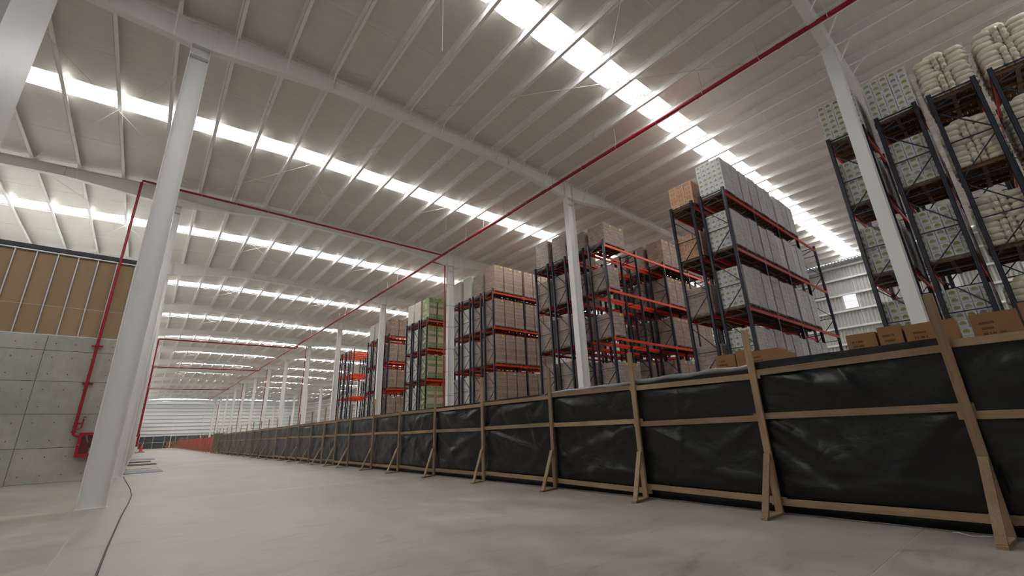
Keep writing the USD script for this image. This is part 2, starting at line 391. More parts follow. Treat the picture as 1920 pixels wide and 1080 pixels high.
for a, b in ((X_LEFT, 4), (4, 25), (25, X_RIGHT)):
    za, zb = float(ztop(a)) + ROOF + .06, float(ztop(b)) + ROOF + .06
    roofdeck.add([(a, Y_REAR, za), (b, Y_REAR, zb), (b, Y_BACK, zb), (a, Y_BACK, za), (a, Y_REAR, za + .1), (b, Y_REAR, zb + .1), (b, Y_BACK, zb + .1), (a, Y_BACK, za + .1)], BOXF)
roofdeck.build('roof_deck', 'sheet_siding', ceiling)
dirt = MB()
for _ in range(26):
    x, y = 14.56 - abs(rng.gauss(0, .16)), rng.uniform(Yk(0) + 5.7, Yk(0) + 6.7)
    dirt.cyl((x, y, float(ztop(x)) + ROOF - .03), rng.uniform(.012, .035), .006, 'z', 6)
tag(dirt.build('pane_dirt', 'tie_hole', ceiling), kind='stuff')
bays_with_ties = range(0, 6)
tie = MB()                                  # thin tie rods between the purlins beside the skylights
for k in bays_with_ties:
    x = np.array(PX)
    for y in (Yk(k) + 3.3, Yk(k) + 6.55, Yk(k) + 9.6):
        tie.tube(np.stack([x, np.full_like(x, y), ztop(x) + .13], 1), 0.008, 4)
tag(tie.build('purlin_tie', 'purlin_steel', ceiling), kind='stuff')

# walls
def girt_wall(name, axis, at, lo, hi, z0, levels, posts, inward, rib, ztopf, gm='girt_steel', gd=0.2):
    w = thing(name, kind='structure')
    sh = MB()
    def pt(s, d, z): return (at + d * inward, s, z) if axis == 'x' else (s, at + d * inward, z)
    zt = lambda s: float(ztopf(s)) + ROOF
    if rib:                                 # ribbed cladding sheet
        n = int((hi - lo) / rib)
        s = np.linspace(lo, hi, 2 * n + 1)
        d = np.where(np.arange(2 * n + 1) % 2 == 0, 0.0, 0.1)
        s2 = np.repeat(s, 2)[1:-1]; d2 = np.repeat(d[:-1], 2)
        P = np.zeros((len(s2), 2, 3))
        for r, z in ((0, np.full(len(s2), z0)), (1, np.array([zt(q) for q in s2]))):
            P[:, r] = [pt(q, -0.02 - e, zz) for q, e, zz in zip(s2, d2, z)]
        sh.grid(P)
    back = [pt(lo, -0.14, z0), pt(hi, -0.14, z0), pt(hi, -0.14, zt(hi)), pt(lo, -0.14, zt(lo)), pt(lo, -0.2, z0), pt(hi, -0.2, z0), pt(hi, -0.2, zt(hi)), pt(lo, -0.2, zt(lo))]
    sh.add(back, BOXF)
    if not rib:
        sh.add([pt(lo, 0.0, z0), pt(hi, 0.0, z0), pt(hi, 0.0, zt(hi)), pt(lo, 0.0, zt(lo)), pt(lo, -0.1, z0), pt(hi, -0.1, z0), pt(hi, -0.1, zt(hi)), pt(lo, -0.1, zt(lo))], BOXF)
    sh.build('cladding', 'ribbed_siding' if rib else 'sheet_siding', w)
    for z in levels:
        mb = MB(); a, b = pt(lo, 0.0, z - .1), pt(hi, gd, z - .09)
        mb.span(a, b); mb.span(pt(lo, gd - .01, z - .1), pt(hi, gd, z + .07)); mb.span(pt(lo, 0.0, z + .06), pt(hi, gd, z + .07))
        mb.build('girt', gm, w)
    for s in posts:
        q = (.02, .03, .07) if rib else (.08, gd, gd + .16)
        MB().span(pt(s - q[0], q[1], 0), pt(s + q[0], q[2], zt(s) - ROOF)).build('sag_rod' if rib else 'wall_post', 'girt_steel', w)
    return w, pt
wall_right, ptR = girt_wall('wall_right', 'x', X_RIGHT, Y_REAR, Y_BACK, 0, [1.6 + 1.435 * k for k in range(9)] + [14.2], [Y0 + 2.13 * k + .35 for k in range(-5, 40)], -1, 0.25, lambda y: ztop(X_RIGHT))
w1 = thing('window_1', kind='structure')
MB().span((X_RIGHT - .03, 8.72, 10.38), (X_RIGHT - .06, 9.66, 10.98)).build('pane', 'wall_pane', w1)
MB().span((X_RIGHT - .03, 8.72, 11.0), (X_RIGHT - .06, 9.66, 11.6)).build('pane', 'wall_pane', w1)
wall_back, ptB = girt_wall('wall_back', 'y', Y_BACK, X_LEFT, X_RIGHT, 3.6, [4.3 + 1.12 * k for k in range(10)], [7.75 * k for k in range(-2, 6)], -1, 0, ztop, gm='girt_grey', gd=.22)
# low dark mesh band along the foot of the back wall
MB().span((X_LEFT, Y_BACK - .1, 0), (X_RIGHT, Y_BACK + .1, 3.6)).build('mesh_band', 'dark_net', wall_back)
for z in (1.75, 3.55):
    MB().span((X_LEFT, Y_BACK - .16, z), (X_RIGHT, Y_BACK - .1, z + .08)).build('mesh_rail', 'galvanised', wall_back)
for x in (1.2, 3.4, 6.2, 9.0, 12.0):
    MB().span((x - .05, Y_BACK - .18, 0), (x + .05, Y_BACK - .1, 3.6)).build('mesh_post', 'galvanised', wall_back)
girt_wall('wall_rear', 'y', Y_REAR, X_LEFT, X_RIGHT, 0, [2.0 + 2.0 * k for k in range(6)], [7.75 * k for k in range(-2, 6)], 1, 0, ztop)
girt_wall('wall_left', 'x', X_LEFT, Y_REAR, Y_BACK, 0, [2.0 + 2.0 * k for k in range(6)], [Yk(k) for k in range(0, NB)], 1, 0, lambda y: ztop(X_LEFT))
pl = thing('plywood_panel', 'brown plywood panel leaning at the foot of the distant back wall', 'panel', (9.4, Y_BACK - 0.3, 0))
MB().span((-2.6, -.03, 0), (0, .0, 1.9)).build('board', 'plywood', pl)
MB().span((0.01, -.03, 0), (2.4, .0, 1.9)).build('board', 'plywood', pl)
MB().span((-2.6, -.06, 1.86), (2.4, -.03, 1.94)).build('rail', 'wood_rail', pl)

# office block behind the left column row: concrete below, brown board lining with metal studs above
YW, XW = 26.85, -1.06
office = thing('wall_office', 'grey fair-faced concrete wall with brown board lining and metal studs above', kind='structure')
MB().span((X_LEFT + .3, YW + .2, 0), (XW, Y_BACK - 1, 9.75)).build('wall_core', 'sheet_siding', office)
zj = [0, 1.35, 2.70, 4.05, 5.35, 6.0]
xj = [XW, -1.36, -3.80, -6.24, -8.68, -11.12, -13.56, X_LEFT + .3]
hole = MB()
for i in range(len(xj) - 1):
    for j in range(5):
        b, a = xj[i], xj[i + 1]
        MB().span((a + .008, YW + nrs.uniform(-.006, .006), zj[j] + .008), (b - .008, YW + .22, zj[j + 1] - .008)).build('concrete_panel', 'wall_concrete', office)
        if b - a > 1:
            for u in (0.3, 0.92, 1.54, 2.14):
                for t in (0.3, 1.0):
                    if zj[j] + t < zj[j + 1] - .1:
                        hole.cyl((a + u, YW - .006, zj[j] + t), 0.018, 0.03, 'y', 8)
tag(hole.build('tie_hole', 'tie_hole', office), kind='stuff')
MB().span((X_LEFT + .3, YW + .02, 0), (XW, YW + .2, 6.0)).build('joint_backing', 'tie_hole', office)
sx = [-2.24 - 0.667 * k for k in range(0, 24)]
edges = [XW] + [-1.57] + sx
for i in range(len(edges) - 1):
    b, a = edges[i], edges[i + 1]
    if a < X_LEFT: break
    MB().span((a + .003, YW + .09, 6.03), (b - .003, YW + .12, 7.29)).build('brown_board', 'brown_board', office)
    MB().span((a + .003, YW + .09, 7.305), (b - .003, YW + .12, 9.7)).build('brown_board', 'brown_board', office)
    st = MB()
    st.span((a - .022, YW + .02, 6.0), (a + .022, YW + .025, 9.72)); st.span((a - .022, YW + .02, 6.0), (a - .018, YW + .09, 9.72))
    st.build('stud', 'galvanised', office)
MB().span((X_LEFT + .3, YW + .085, 7.288), (XW, YW + .1, 7.307)).build('board_seam', 'joint_filler', office)
MB().span((X_LEFT + .3, YW + .0, 9.68), (XW, YW + .12, 9.74)).build('stud_track', 'galvanised', office)
MB().span((X_LEFT + .3, YW + .0, 5.99), (XW, YW + .12, 6.03)).build('stud_track', 'galvanised', office)
MB().span((X_LEFT + .3, YW - .024, 9.76), (XW, YW + .3, 9.95)).build('top_flashing', 'black_track', office)

# girders
def girder(k, label):
    g = thing('roof_girder', label, 'girder')
    y = Yk(k)
    cols = np.array([XL + CW / 2, XR + CW / 2, X3 + CW / 2, X_LEFT])
    brk = sorted(set([X_LEFT + .1, 4.0, 25.0, X_RIGHT - .2] + [c + d for c in cols[:3] for d in (-4.4, -.3, .3, 4.2)]))
    def depth(x):
        d = np.min(np.abs(cols[:3] - x))
        mid = 0.5 if x < XR + .3 else 0.34
        return mid + (0.93 - mid) * max(0.0, 1 - max(0, d - .3) / 4.1) if x < XR + .3 or d < 4.5 else mid
    brk = [b for b in brk if X_LEFT < b < X_RIGHT]
    web, bot, top = MB(), MB(), MB()
    for a, b in zip(brk[:-1], brk[1:]):
        ta, tb = float(ztop(a)), float(ztop(b))
        la, lb = ta - depth(a), tb - depth(b)
        for mbx, h0, h1, hw in ((web, (la, ta), (lb, tb), .006), (bot, (la - .016, la), (lb - .016, lb), .13), (top, (ta - .016, ta), (tb - .016, tb), .13)):
            mbx.add([(a, y - hw, h0[0]), (b, y - hw, h1[0]), (b, y + hw, h1[0]), (a, y + hw, h0[0]), (a, y - hw, h0[1]), (b, y - hw, h1[1]), (b, y + hw, h1[1]), (a, y + hw, h0[1])], BOXF)
    web.build('web', 'white_steel', g); bot.build('bottom_flange', 'white_steel', g); top.build('top_flange', 'white_steel', g)
    for c in cols[:3]:                       # splice plates and stiffeners at the haunches
        for d in (-4.4, 4.2, -.3, .3):
            x = c + d; t = float(ztop(x))
            MB().span((x - .012, y - .12, t - depth(x)), (x + .012, y + .12, t - .016)).build('stiffener', 'white_steel', g)
    if k <= 5:
        for x in PX[4:-12:2] if k > 1 else PX[5:-12]:
            t = float(ztop(x))
            MB().bar((x + .03, y - .62, t + .04), (x + .03, y - .08, t - depth(x) + .02), .035, .035, (1, 0, 0)).build('flange_brace', 'white_steel', g)
    return depth
for k in range(0, NB + 1):
    if Yk(k) < Y_BACK:
        dep = girder(k, 'white haunched steel roof girder spanning the hall, %s column line from the camera' % ORD[k])

# columns: H sections
def column(x0, k, label, x_shift=0.0, bands=False):
    y = Yk(k); x0 = x0 + x_shift
    xc = x0 + CW / 2
    zt = float(ztop(xc)) - 0.93 - .016
    c = thing('steel_column', label, 'column', (x0, y, 0), 0)
    MB().span((0, -FW / 2, 0), (.018, FW / 2, zt)).build('flange', 'column_steel', c)
    MB().span((CW - .018, -FW / 2, 0), (CW, FW / 2, zt)).build('flange', 'column_steel', c)
    MB().span((.018, -.007, 0), (CW - .018, .007, zt)).build('web', 'column_steel', c)
    MB().span((-.01, -FW / 2, zt - .02), (CW + .01, FW / 2 + .0, zt)).build('cap_plate', 'column_steel', c)
    st = MB(); st.span((.018, -FW / 2 + .02, zt - .42), (CW - .018, FW / 2 - .02, zt - .405)); st.build('stiffener', 'column_steel', c)
    bp = MB(); bp.span((-.012, -FW / 2 - .012, 0), (CW + .012, FW / 2 + .012, .015))
    for sx_ in (.06, CW - .06):
        for sy in (-.1, .1):
            bp.cyl((sx_, sy, .03), .015, .03)
    bp.build('base_plate', 'column_steel', c)
    if bands:
        for z in np.arange(2.2, zt - .5, 1.66):
            b_ = MB()
            for p, q in (((-.006, -FW / 2 - .006), (CW + .006, -FW / 2 - .006)), ((CW + .006, -FW / 2 - .006), (CW + .006, FW / 2 + .006)), ((CW + .006, FW / 2 + .006), (-.006, FW / 2 + .006)), ((-.006, FW / 2 + .006), (-.006, -FW / 2 - .006))):
                b_.bar((*p, z), (*q, z), .012, .03, (0, 0, 1))
            b_.build('clamp_band', 'dark_rod', c)
for k in range(0, NB):
    column(XL, k, 'white H-section steel column, %s from the camera in the left row' % ORD[k], x_shift=-0.215 if k == 0 else 0.0)
for k in range(0, NB):
    column(XR, k, 'white H-section steel column, %s from the camera in the row beside the racks' % ORD[k], bands=(k == 2))
for k in range(0, NB):
    column(X3, k, 'white H-section steel column, %s from the camera in the far right row' % ORD[k])

# roof cross braces (crossed rods under the roof)
def cross(a, b, k, label):
    t = thing('cross_brace', label, 'brace', ((a + b) / 2, (Yk(k) + Yk(k + 1)) / 2, float(ztop((a + b) / 2)) - .06))
    dx, dy = (b - a) / 2, DY / 2 - .15
    za, zb = float(ztop(a) - ztop((a + b) / 2)), float(ztop(b) - ztop((a + b) / 2))
    MB().tube([(-dx, -dy, za), (dx, dy, zb)], .011, 6).build('rod', 'white_paint_rod', t)
    MB().tube([(-dx, dy, za - .03), (dx, -dy, zb - .03)], .011, 6).build('rod', 'white_paint_rod', t)
    for sx_, sy, z in ((-.92, -.92, za), (.92, .92, zb), (-.92, .92, za), (.92, -.92, zb)):
        MB().tube([(dx * sx_ - .1 * np.sign(sx_), dy * sy - .19 * np.sign(sy), z * .92 - (.028 if sx_ * sy < 0 else 0)), (dx * sx_, dy * sy, z * .92 - (.028 if sx_ * sy < 0 else 0))], .022, 6).build('turnbuckle', 'white_paint_rod', t)
cross(6.65, 17.85, 0, 'thin white crossed roof rods nearest the camera, in the first bay')
for k in range(1, 9):
    for a, b, w in ((-6.15, .25, 'left'), (.25, 8.25, 'middle'), (8.25, 16.25, 'right')):
        if w == 'left' and k > 2: continue
        cross(a, b, k, 'thin white crossed roof rods, %s one of the %s roof bay' % (w, ORD[k]))
wire = thing('hanging_wire', 'thin wire hanging straight down from the roof near the centre column line', 'wire', (9.42, 15.92, 14.9))
MB().tube([(0, 0, .1), (0, 0, -4.5)], .006, 5).build('strand', 'white_paint_rod', wire)
MB().cyl((0, 0, -4.53), .012, .06).build('end_weight', 'white_paint_rod', wire)
wire = thing('hanging_wire', 'thin wire hanging straight down from the roof near the top of the picture', 'wire', (4.21, 7.4, 14.85))
MB().tube([(0, 0, .16), (0, 0, -4.4)], .006, 5).build('strand', 'white_paint_rod', wire)
MB().cyl((0, 0, -4.43), .012, .06).build('end_weight', 'white_paint_rod', wire)

# ------------------------------------------------------------------ fire water pipes
PXm, PZm = 15.16, 13.9
pm = thing('fire_pipe_main', 'long red fire water main running under the roof along the racks', 'pipe')
MB().tube([(PXm, y, PZm) for y in np.linspace(-9, 176, 30)], .085, 12).build('pipe', 'red_paint', pm, smooth=40)
for y in np.arange(-6.2, 60, 3.05):
    MB().cyl((PXm, y, PZm), .1, .09, 'y', 12).build('coupling', 'red_paint', pm, smooth=40)
for y in np.arange(-5.0, 75, 2.15):
    h = MB(); h.tube([(PXm, y, PZm + .09), (PXm, y, float(ztop(PXm)) + .2)], .009, 5)
    h.box((PXm, y, PZm + .1), (.05, .05, .03)); h.tube([(PXm + .092 * math.cos(a), y, PZm + .092 * math.sin(a)) for a in np.linspace(0, 2 * np.pi, 13)], .008, 4)
    h.build('hanger', 'galvanised', pm)
def branch(k, label):
    """short tee to a right-hand column and a riser down it"""
    y = Yk(k) + .26; x = XR - .09
    b = thing('fire_riser', label, 'pipe')
    MB().tube([(PXm, y, PZm), (x - .05, y, PZm - .02), (x, y, PZm - .07), (x, y, PZm - .4), (x, y, 0.02)], .05, 10).build('pipe', 'red_paint', b, smooth=40)
    for z in np.arange(2.2, 13, 1.66):
        MB().cyl((x, y, z), .062, .05, 'z', 10).build('clamp', 'red_paint', b)
    MB().cyl((x, y, .02), .072, .04).build('floor_flange', 'red_paint', b)
for k in (2, 5, 7, 9, 12):
    branch(k, 'red fire riser pipe on the %s column of the row beside the racks' % ORD[k])
# cross pipes to the left row, each with its riser on the office wall or a left column
cp = thing('fire_pipe_branch', 'red fire pipe crossing the hall and dropping down the concrete wall', 'pipe')
MB().tube([(PXm, 26.1, PZm), (PXm - .1, 26.12, PZm + .02), (-2.02, 26.68, 14.2), (-2.1, 26.69, 14.19), (-2.12, 26.69, 14.1), (-2.14, 26.69, 10), (-2.17, 26.69, 6), (-2.2, 26.69, 2.1), (-2.2, 26.69, 1.92)], .058, 10).build('pipe', 'red_paint', cp, smooth=40)
for i in range(9):
    x = 0.4 + i * 1.62
    y = 26.1 + (PXm - x) / 17.2 * .58
    z = PZm + (PXm - x) / 17.2 * .3
    h = MB(); h.tube([(x, y, z), (x, y, float(ztop(x)) + .2)], .008, 5); h.tube([(x, y + .065 * math.cos(a), z + .065 * math.sin(a)) for a in np.linspace(0, 2 * np.pi, 11)], .008, 4)
    h.build('hanger', 'galvanised', cp)
for z in (5.65, 4.0):
    c_ = MB(); c_.span((-2.36, YW - .12, z - .02), (-1.98, YW - .02, z + .02)); c_.cyl((-2.18, 26.69, z), .08, .07)
    c_.build('wall_clamp', 'red_paint', cp)
v = MB()
v.cyl((-2.2, 26.69, 1.95), .09, .05); v.cyl((-2.2, 26.69, 2.32), .075, .05); v.cyl((-2.2, 26.69, 2.16), .075, .05)
v.tube([(-2.2, 26.69, 2.28), (-2.05, 26.69, 2.30), (-1.99, 26.69, 2.36), (-1.99, 26.69, 2.5)], .03, 8)
v.tube([(-2.2, 26.69, 2.06), (-2.05, 26.69, 2.07), (-2.0, 26.69, 2.12), (-1.99, 26.69, 2.36)], .025, 8)
v.build('valve_loop', 'red_paint', cp)
MB().cyl((-1.97, 26.69, 2.56), .05, .06).build('pressure_gauge', 'dark_rod', cp)
v = MB(); v.tube([(-2.2, 26.69, 1.94), (-2.2, 26.69, 1.86), (-2.1, 26.69, 1.8), (-1.95, 26.69, 1.78)], .045, 8)
v.build('feed_elbow', 'red_paint', cp, smooth=40)
for k, n in ((5, 'second'), (7, 'third'), (10, 'fourth')):
    y = Yk(k) + .5
    c2 = thing('fire_pipe_branch', 'red fire pipe crossing the hall to the left columns, %s from the camera' % n, 'pipe')
    MB().tube([(PXm, y, PZm), (PXm, y, PZm - .3), (PXm - .1, y, PZm - .42), (-.15, y, 13.3), (-.2, y, 13.25), (-.2, y, 13.1), (-.2, y, 4), (-.2, y, 2.4)], .075, 10).build('pipe', 'red_paint', c2, smooth=40)
    MB().cyl((-.2, y, 2.3), .1, .2).build('end_cap', 'red_paint', c2)
    for z in np.arange(3.5, 12.5, 2.2):
        MB().span((-.36, y - .03, z - .03), (-.12, y + .03, z + .03)).build('wall_clamp', 'red_paint', c2)
        
# fire hose cabinets
def cabinet(x0, x1, y, z0, z1, label, name='hose_cabinet', depth=0.24):
    c = thing(name, label, 'cabinet', (x0, y, z0))
    w, h = x1 - x0, z1 - z0
    b = MB(); b.span((0, -.02, 0), (w, .0, h)); b.span((0, -depth, 0), (.02, 0, h)); b.span((w - .02, -depth, 0), (w, 0, h)); b.span((0, -depth, h - .02), (w, 0, h)); b.span((0, -depth, 0), (w, 0, .02))
    b.build('body', 'red_enamel', c)
    d = MB(); t = .11
    d.span((0, -depth - .03, 0), (t, -depth, h)); d.span((w - t, -depth - .03, 0), (w, -depth, h)); d.span((t, -depth - .03, 0), (w - t, -depth, t)); d.span((t, -depth - .03, h - t), (w - t, -depth, h))
    dd = d.build('door', 'red_enamel', c)
    MB().span((t, -depth - .018, t), (w - t, -depth - .012, h - t)).build('door_pane', 'cabinet_glass', dd)
    MB().cyl((.055, -depth - .045, h * .5), .018, .04, 'y').build('latch', 'galvanised', dd)
    n = MB(); n.tube([(.24, -.1, h * .84), (.26, -.12, h * .74), (.3, -.13, h * .66), (.33, -.13, h * .56)], [.03, .022, .02, .012], 8); n.cyl((.24, -.1, h * .86), .04, .05)
    n.build('hose_nozzle', 'galvanised', c)
    hs = MB()
    for i in range(7):
        hs.tube([(.36 + .05 * i, -.11, h * .78), (.36 + .05 * i, -.12, h * .5), (.37 + .05 * i, -.11, h * .3)], .012, 6)
    hs.build('folded_hose', 'red_paint', c)
    MB().span((w * .45, -depth + .01, .12), (w * .8, -depth + .02, h * .36)).build('notice_sheet', 'paper_white', c)
cabinet(-2.0, -1.1, YW - .03, .95, 1.92, 'red fire hose cabinet with glass door on the concrete wall')
fh = thing('hose_cabinet', 'small red hose cabinet on the distant left columns behind the cone', 'cabinet', (-.3, 110, 1.0))
MB().span((-.3, -.3, 0), (.3, .3, 2.3)).build('body', 'red_enamel', fh)
MB().span((-.2, -.33, .2), (.2, -.3, 2.1)).build('door', 'red_enamel', fh)
MB().span((-.26, -.26, -1.0), (.26, .26, 0)).build('pedestal', 'white_steel', fh)
cone = thing('traffic_cone', 'orange traffic cone standing on a pale pad near the distant left columns', 'cone', (.55, 104, .16))
prof = [(.24, 0.05), (.2, .3), (.13, .75), (.06, 1.3)]
MB().tube([(0, 0, z) for r, z in prof], [r for r, z in prof], 14).build('cone_body', 'cone_orange', cone, smooth=40)
MB().span((-.34, -.34, 0), (.34, .34, .05)).build('cone_base', 'cone_orange', cone)
pad = thing('concrete_pad', 'pale low concrete pad under the traffic cone in the distance', 'pad', (.35, 104, 0))
MB().span((-.6, -1.5, 0), (.75, 1.5, .15)).build('slab', 'joint_filler', pad)
MB().span((-.6, -1.55, 0), (.75, -1.5, .1)).build('edge_strip', 'grey_sheet', pad)
MB().tube([(-.26, 27.3, .012), (-.12, 23.8, .012), (.06, 19.4, .012), (.105, 17.0, .012), (.06, 14.8, .012), (-.01, 12.7, .012), (-.05, 10.8, .012), (-.09, 8.8, .012), (-.11, 7.2, .012), (-.14, 5.0, .012), (-.2, 2.0, .012)], .011, 6).build('power_cable', 'cable_black')
tag(stage.GetPrimAtPath('/World/power_cable'), 'thin dark cable snaking over the concrete floor past the left columns', 'cable')
for (ya, yb, xe, m, lab) in ((29.5, 33.2, 1.22, 'grey_sheet', 'nearest blue-grey flat sheet on the floor beside the left columns'), (34.5, 38.6, 1.18, 'joint_filler', 'pale second flat sheet on the floor beside the left columns'),
                             (40.2, 43.5, 1.25, 'dark_mat', 'dark third flat strip on the floor beside the left columns'), (46.5, 50, 1.05, 'dark_mat', 'dark fourth flat strip, farther along the left columns'), (54, 60, 1.45, 'grey_sheet', 'farthest grey flat sheet on the floor by the left columns')):
    s = thing('floor_sheet', lab, 'floor sheet', (-.3, (ya + yb) / 2, 0))
    d = (yb - ya) / 2
    MB().add([(0, -d, 0), (xe + .3, -d + .2, 0), (xe + .3, d - .2, 0), (0, d, 0), (0, -d, .02), (xe + .3, -d + .2, .02), (xe + .3, d - .2, .02), (0, d, .02)], BOXF).build('sheet', m, s)
    MB().span((0, -d, .02), (.04, d, .045)).build('edge_lip', m, s)

# ------------------------------------------------------------------ wooden fence with black plastic
FY = [-1.75, .73, 3.08, 5.5, 8.0, 10.9, 13.75, 16.5, 19.05, 21.9, 23.9, 25.9, 28.3, 31.0, 33.6, 37, 40, 43, 46.2, 49.5, 52.6, 55.6, 58.6, 62, 65.2, 68.2]
def FX(y): return float(np.interp(y, [-2, .73, 3.1, 5.5, 9, 70, 165], [7.6, 7.6, 7.63, 7.74, 7.78, 7.76, 8.9]))
fence = thing('site_fence', 'long timber-framed temporary fence covered in black plastic sheeting', 'fence')
for i, y in enumerate(FY):
    x = FX(y)
    hgt = 2.86 + rng.uniform(-.06, .07)
    lean = rng.uniform(-.04, .04) if i > 2 else -.02
    wm = 'wood_weathered' if i == 1 else 'wood_upright'
    MB().bar((x, y, 0.0), (x + rng.uniform(-.02, .03), y + lean, hgt), .10, .048, (0, 1, 0)).build('post', wm, fence)
    fy = y + (.0 if i < 3 else rng.uniform(-.25, .0) - .1)
    if i == 1: fy = y + .03
    fx = x - .52
    MB().bar((x - .045, y + lean * .3, .85), (fx, fy, .03), .09, .035, (0, 1, 0)).build('brace', 'wood_upright', fence)
    MB().bar((fx - .05, fy, .018), (x + .03, y, .018), .09, .034, (0, 1, 0)).build('foot_board', 'wood_foot', fence)
RAILZ = {}
for i in range(len(FY) - 1):
    y0, y1 = FY[i], FY[i + 1]
    base = (2.11, 1.42, .19) if i != 0 else (2.17, 1.33, .2)
    if i == 1: base = (2.10, 1.43, .17)
    if i == 2: base = (2.07, 1.37, .2)
    if i == 3: base = (2.11, 1.45, .16)
    for j, z in enumerate(base):
        za, zb = z + rng.uniform(-.03, .03), z + rng.uniform(-.03, .03)
        dx = .046 if j != 1 or i % 2 else .05
        o0, o1 = rng.uniform(.02, .12), rng.uniform(.02, .12)
        xo = dx + (.0 if (i % 2 == 0) else .004)
        MB().bar((FX(y0) + xo, y0 - o0, za), (FX(y1) + xo, y1 + o1, zb), .095, .034, (0, 0, 1)).build('rail', 'wood_rail', fence)
        RAILZ[(i, j)] = (za + zb) / 2
    # plastic sheet between the posts: taut at the rails, folds fanning from its fixings, skirt on the floor
    ny, nz = (72, 56) if y0 < 14 else ((36, 28) if y0 < 30 else (16, 14))
    top = 2.27 if i == 1 else (2.14 if i == 0 else 2.2)
    Y, Z = np.meshgrid(np.linspace(y0 - .03, y1 + .03, ny), np.linspace(0.004, top, nz), indexing='ij')
    u = (Y - y0) / (y1 - y0)
    fold = np.zeros_like(Y)
    rs = np.random.RandomState(100 + i)
    for _ in range(9):
        cy, cz = rs.uniform(0, 1), rs.choice([1.42, 2.1, 0.2, 1.42, .9]); ang = rs.uniform(-1.2, 1.2) + (0 if rs.rand() < .5 else np.pi / 2); wd = rs.uniform(.06, .17); amp = rs.uniform(.008, .028) * rs.choice([-1, 1])
        dy, dz = (u - cy) * (y1 - y0), Z - cz
        across = dy * np.cos(ang) + dz * np.sin(ang); along = -dy * np.sin(ang) + dz * np.cos(ang)
        fold += amp * np.exp(-(across / wd) ** 2) * np.exp(-(along / rs.uniform(.4, 1.1)) ** 2)
    P3 = np.stack([Y * 1.1 + 7 * i, Z * 1.3, 0 * Y], -1)
    for _ in range(7 if y0 < 30 else 3):     # tension folds running down from the nailed corners
        side = rs.choice([0, 1]); cz0 = rs.choice([1.42, 1.42, 2.1]); L = y1 - y0
        a0 = np.array([side * L, cz0]); a1 = np.array([(rs.uniform(.25, .8) if side == 0 else rs.uniform(.2, .75)) * L, cz0 - rs.uniform(.45, 1.05) * (1 if cz0 < 2 else .5)])
        dv = a1 - a0; ln = np.linalg.norm(dv); dv /= ln
        py, pz = u * L - a0[0], Z - a0[1]
        al = (py * dv[0] + pz * dv[1]) / ln; ac = py * -dv[1] + pz * dv[0]
        fold += -rs.uniform(.01, .024) * np.exp(-(ac / (.04 + .08 * np.clip(al, 0, 1.3))) ** 2) * np.clip(al * 4, 0, 1) * np.clip((1.25 - al) * 3, 0, 1)
    for _ in range(3):                       # slack ripples above the bottom rail
        zc = rs.uniform(.34, .62) + .06 * np.sin(u * rs.uniform(5, 9) + rs.uniform(0, 6))
        fold += -rs.uniform(.01, .022) * np.exp(-((Z - zc) / rs.uniform(.045, .09)) ** 2) * np.exp(-((u - rs.uniform(.15, .85)) / rs.uniform(.15, .35)) ** 2)
    fold += .05 * (meshkit.fbm(P3 * 1.5, 4, 3) - .5)
    hold = np.ones_like(Z)
    for z in (base[0], base[1], base[2]):
        hold *= 1 - .85 * np.exp(-((Z - z) / .09) ** 2)
    t = np.clip((1.42 - Z) / 1.25, 0, 1)
    belly = -.085 * np.sin(np.pi * np.clip(u, 0, 1)) ** .7 * (t ** 1.5) * np.clip((1 - t) / .18, 0, 1) - .03 * np.sin(np.pi * np.clip(u, 0, 1)) * np.clip(np.sin(np.pi * np.clip((Z - 1.42) / .68, 0, 1)), 0, 1)
    X = np.vectorize(FX)(Y) + .095 + (fold + belly) * hold + .1 * np.clip((.12 - Z) / .12, 0, 1)
    lim = np.where((u < .03) | (u > .97), .07, .07 - .12 * np.clip((hold - .55) / .45, 0, 1))
    X = np.maximum(X, np.vectorize(FX)(Y) + lim)
    MB().grid(np.stack([X, Y, Z], -1), thick=.003, down=(1, 0, 0)).build('plastic_sheet', 'black_plastic', fence, smooth=True)
for i in (2, 3):
    y0, y1 = FY[i], FY[i + 1]
    n = 14
    MB().tube([(FX(y) + .1, y, 2.19 + .012 * math.sin(7 * y) + (.02 if i == 2 else 0)) for y in np.linspace(y0 + .02, y1 + .1, n)], [.045 + .008 * math.sin(11 * t) for t in range(n)], 10).build('rolled_edge', 'roll_grey', fence, smooth=True)
wr = thing('loose_wire', 'short white wire lying on the floor at the foot of the black fence', 'wire', (7.55, 1.0, .006))
MB().tube([(0.1, .2, 0), (.03, .14, 0.02), (-.02, .02, 0), (.05, -.1, .01), (.15, -.2, 0)], .006, 5).build('strand', 'paper_white', wr)

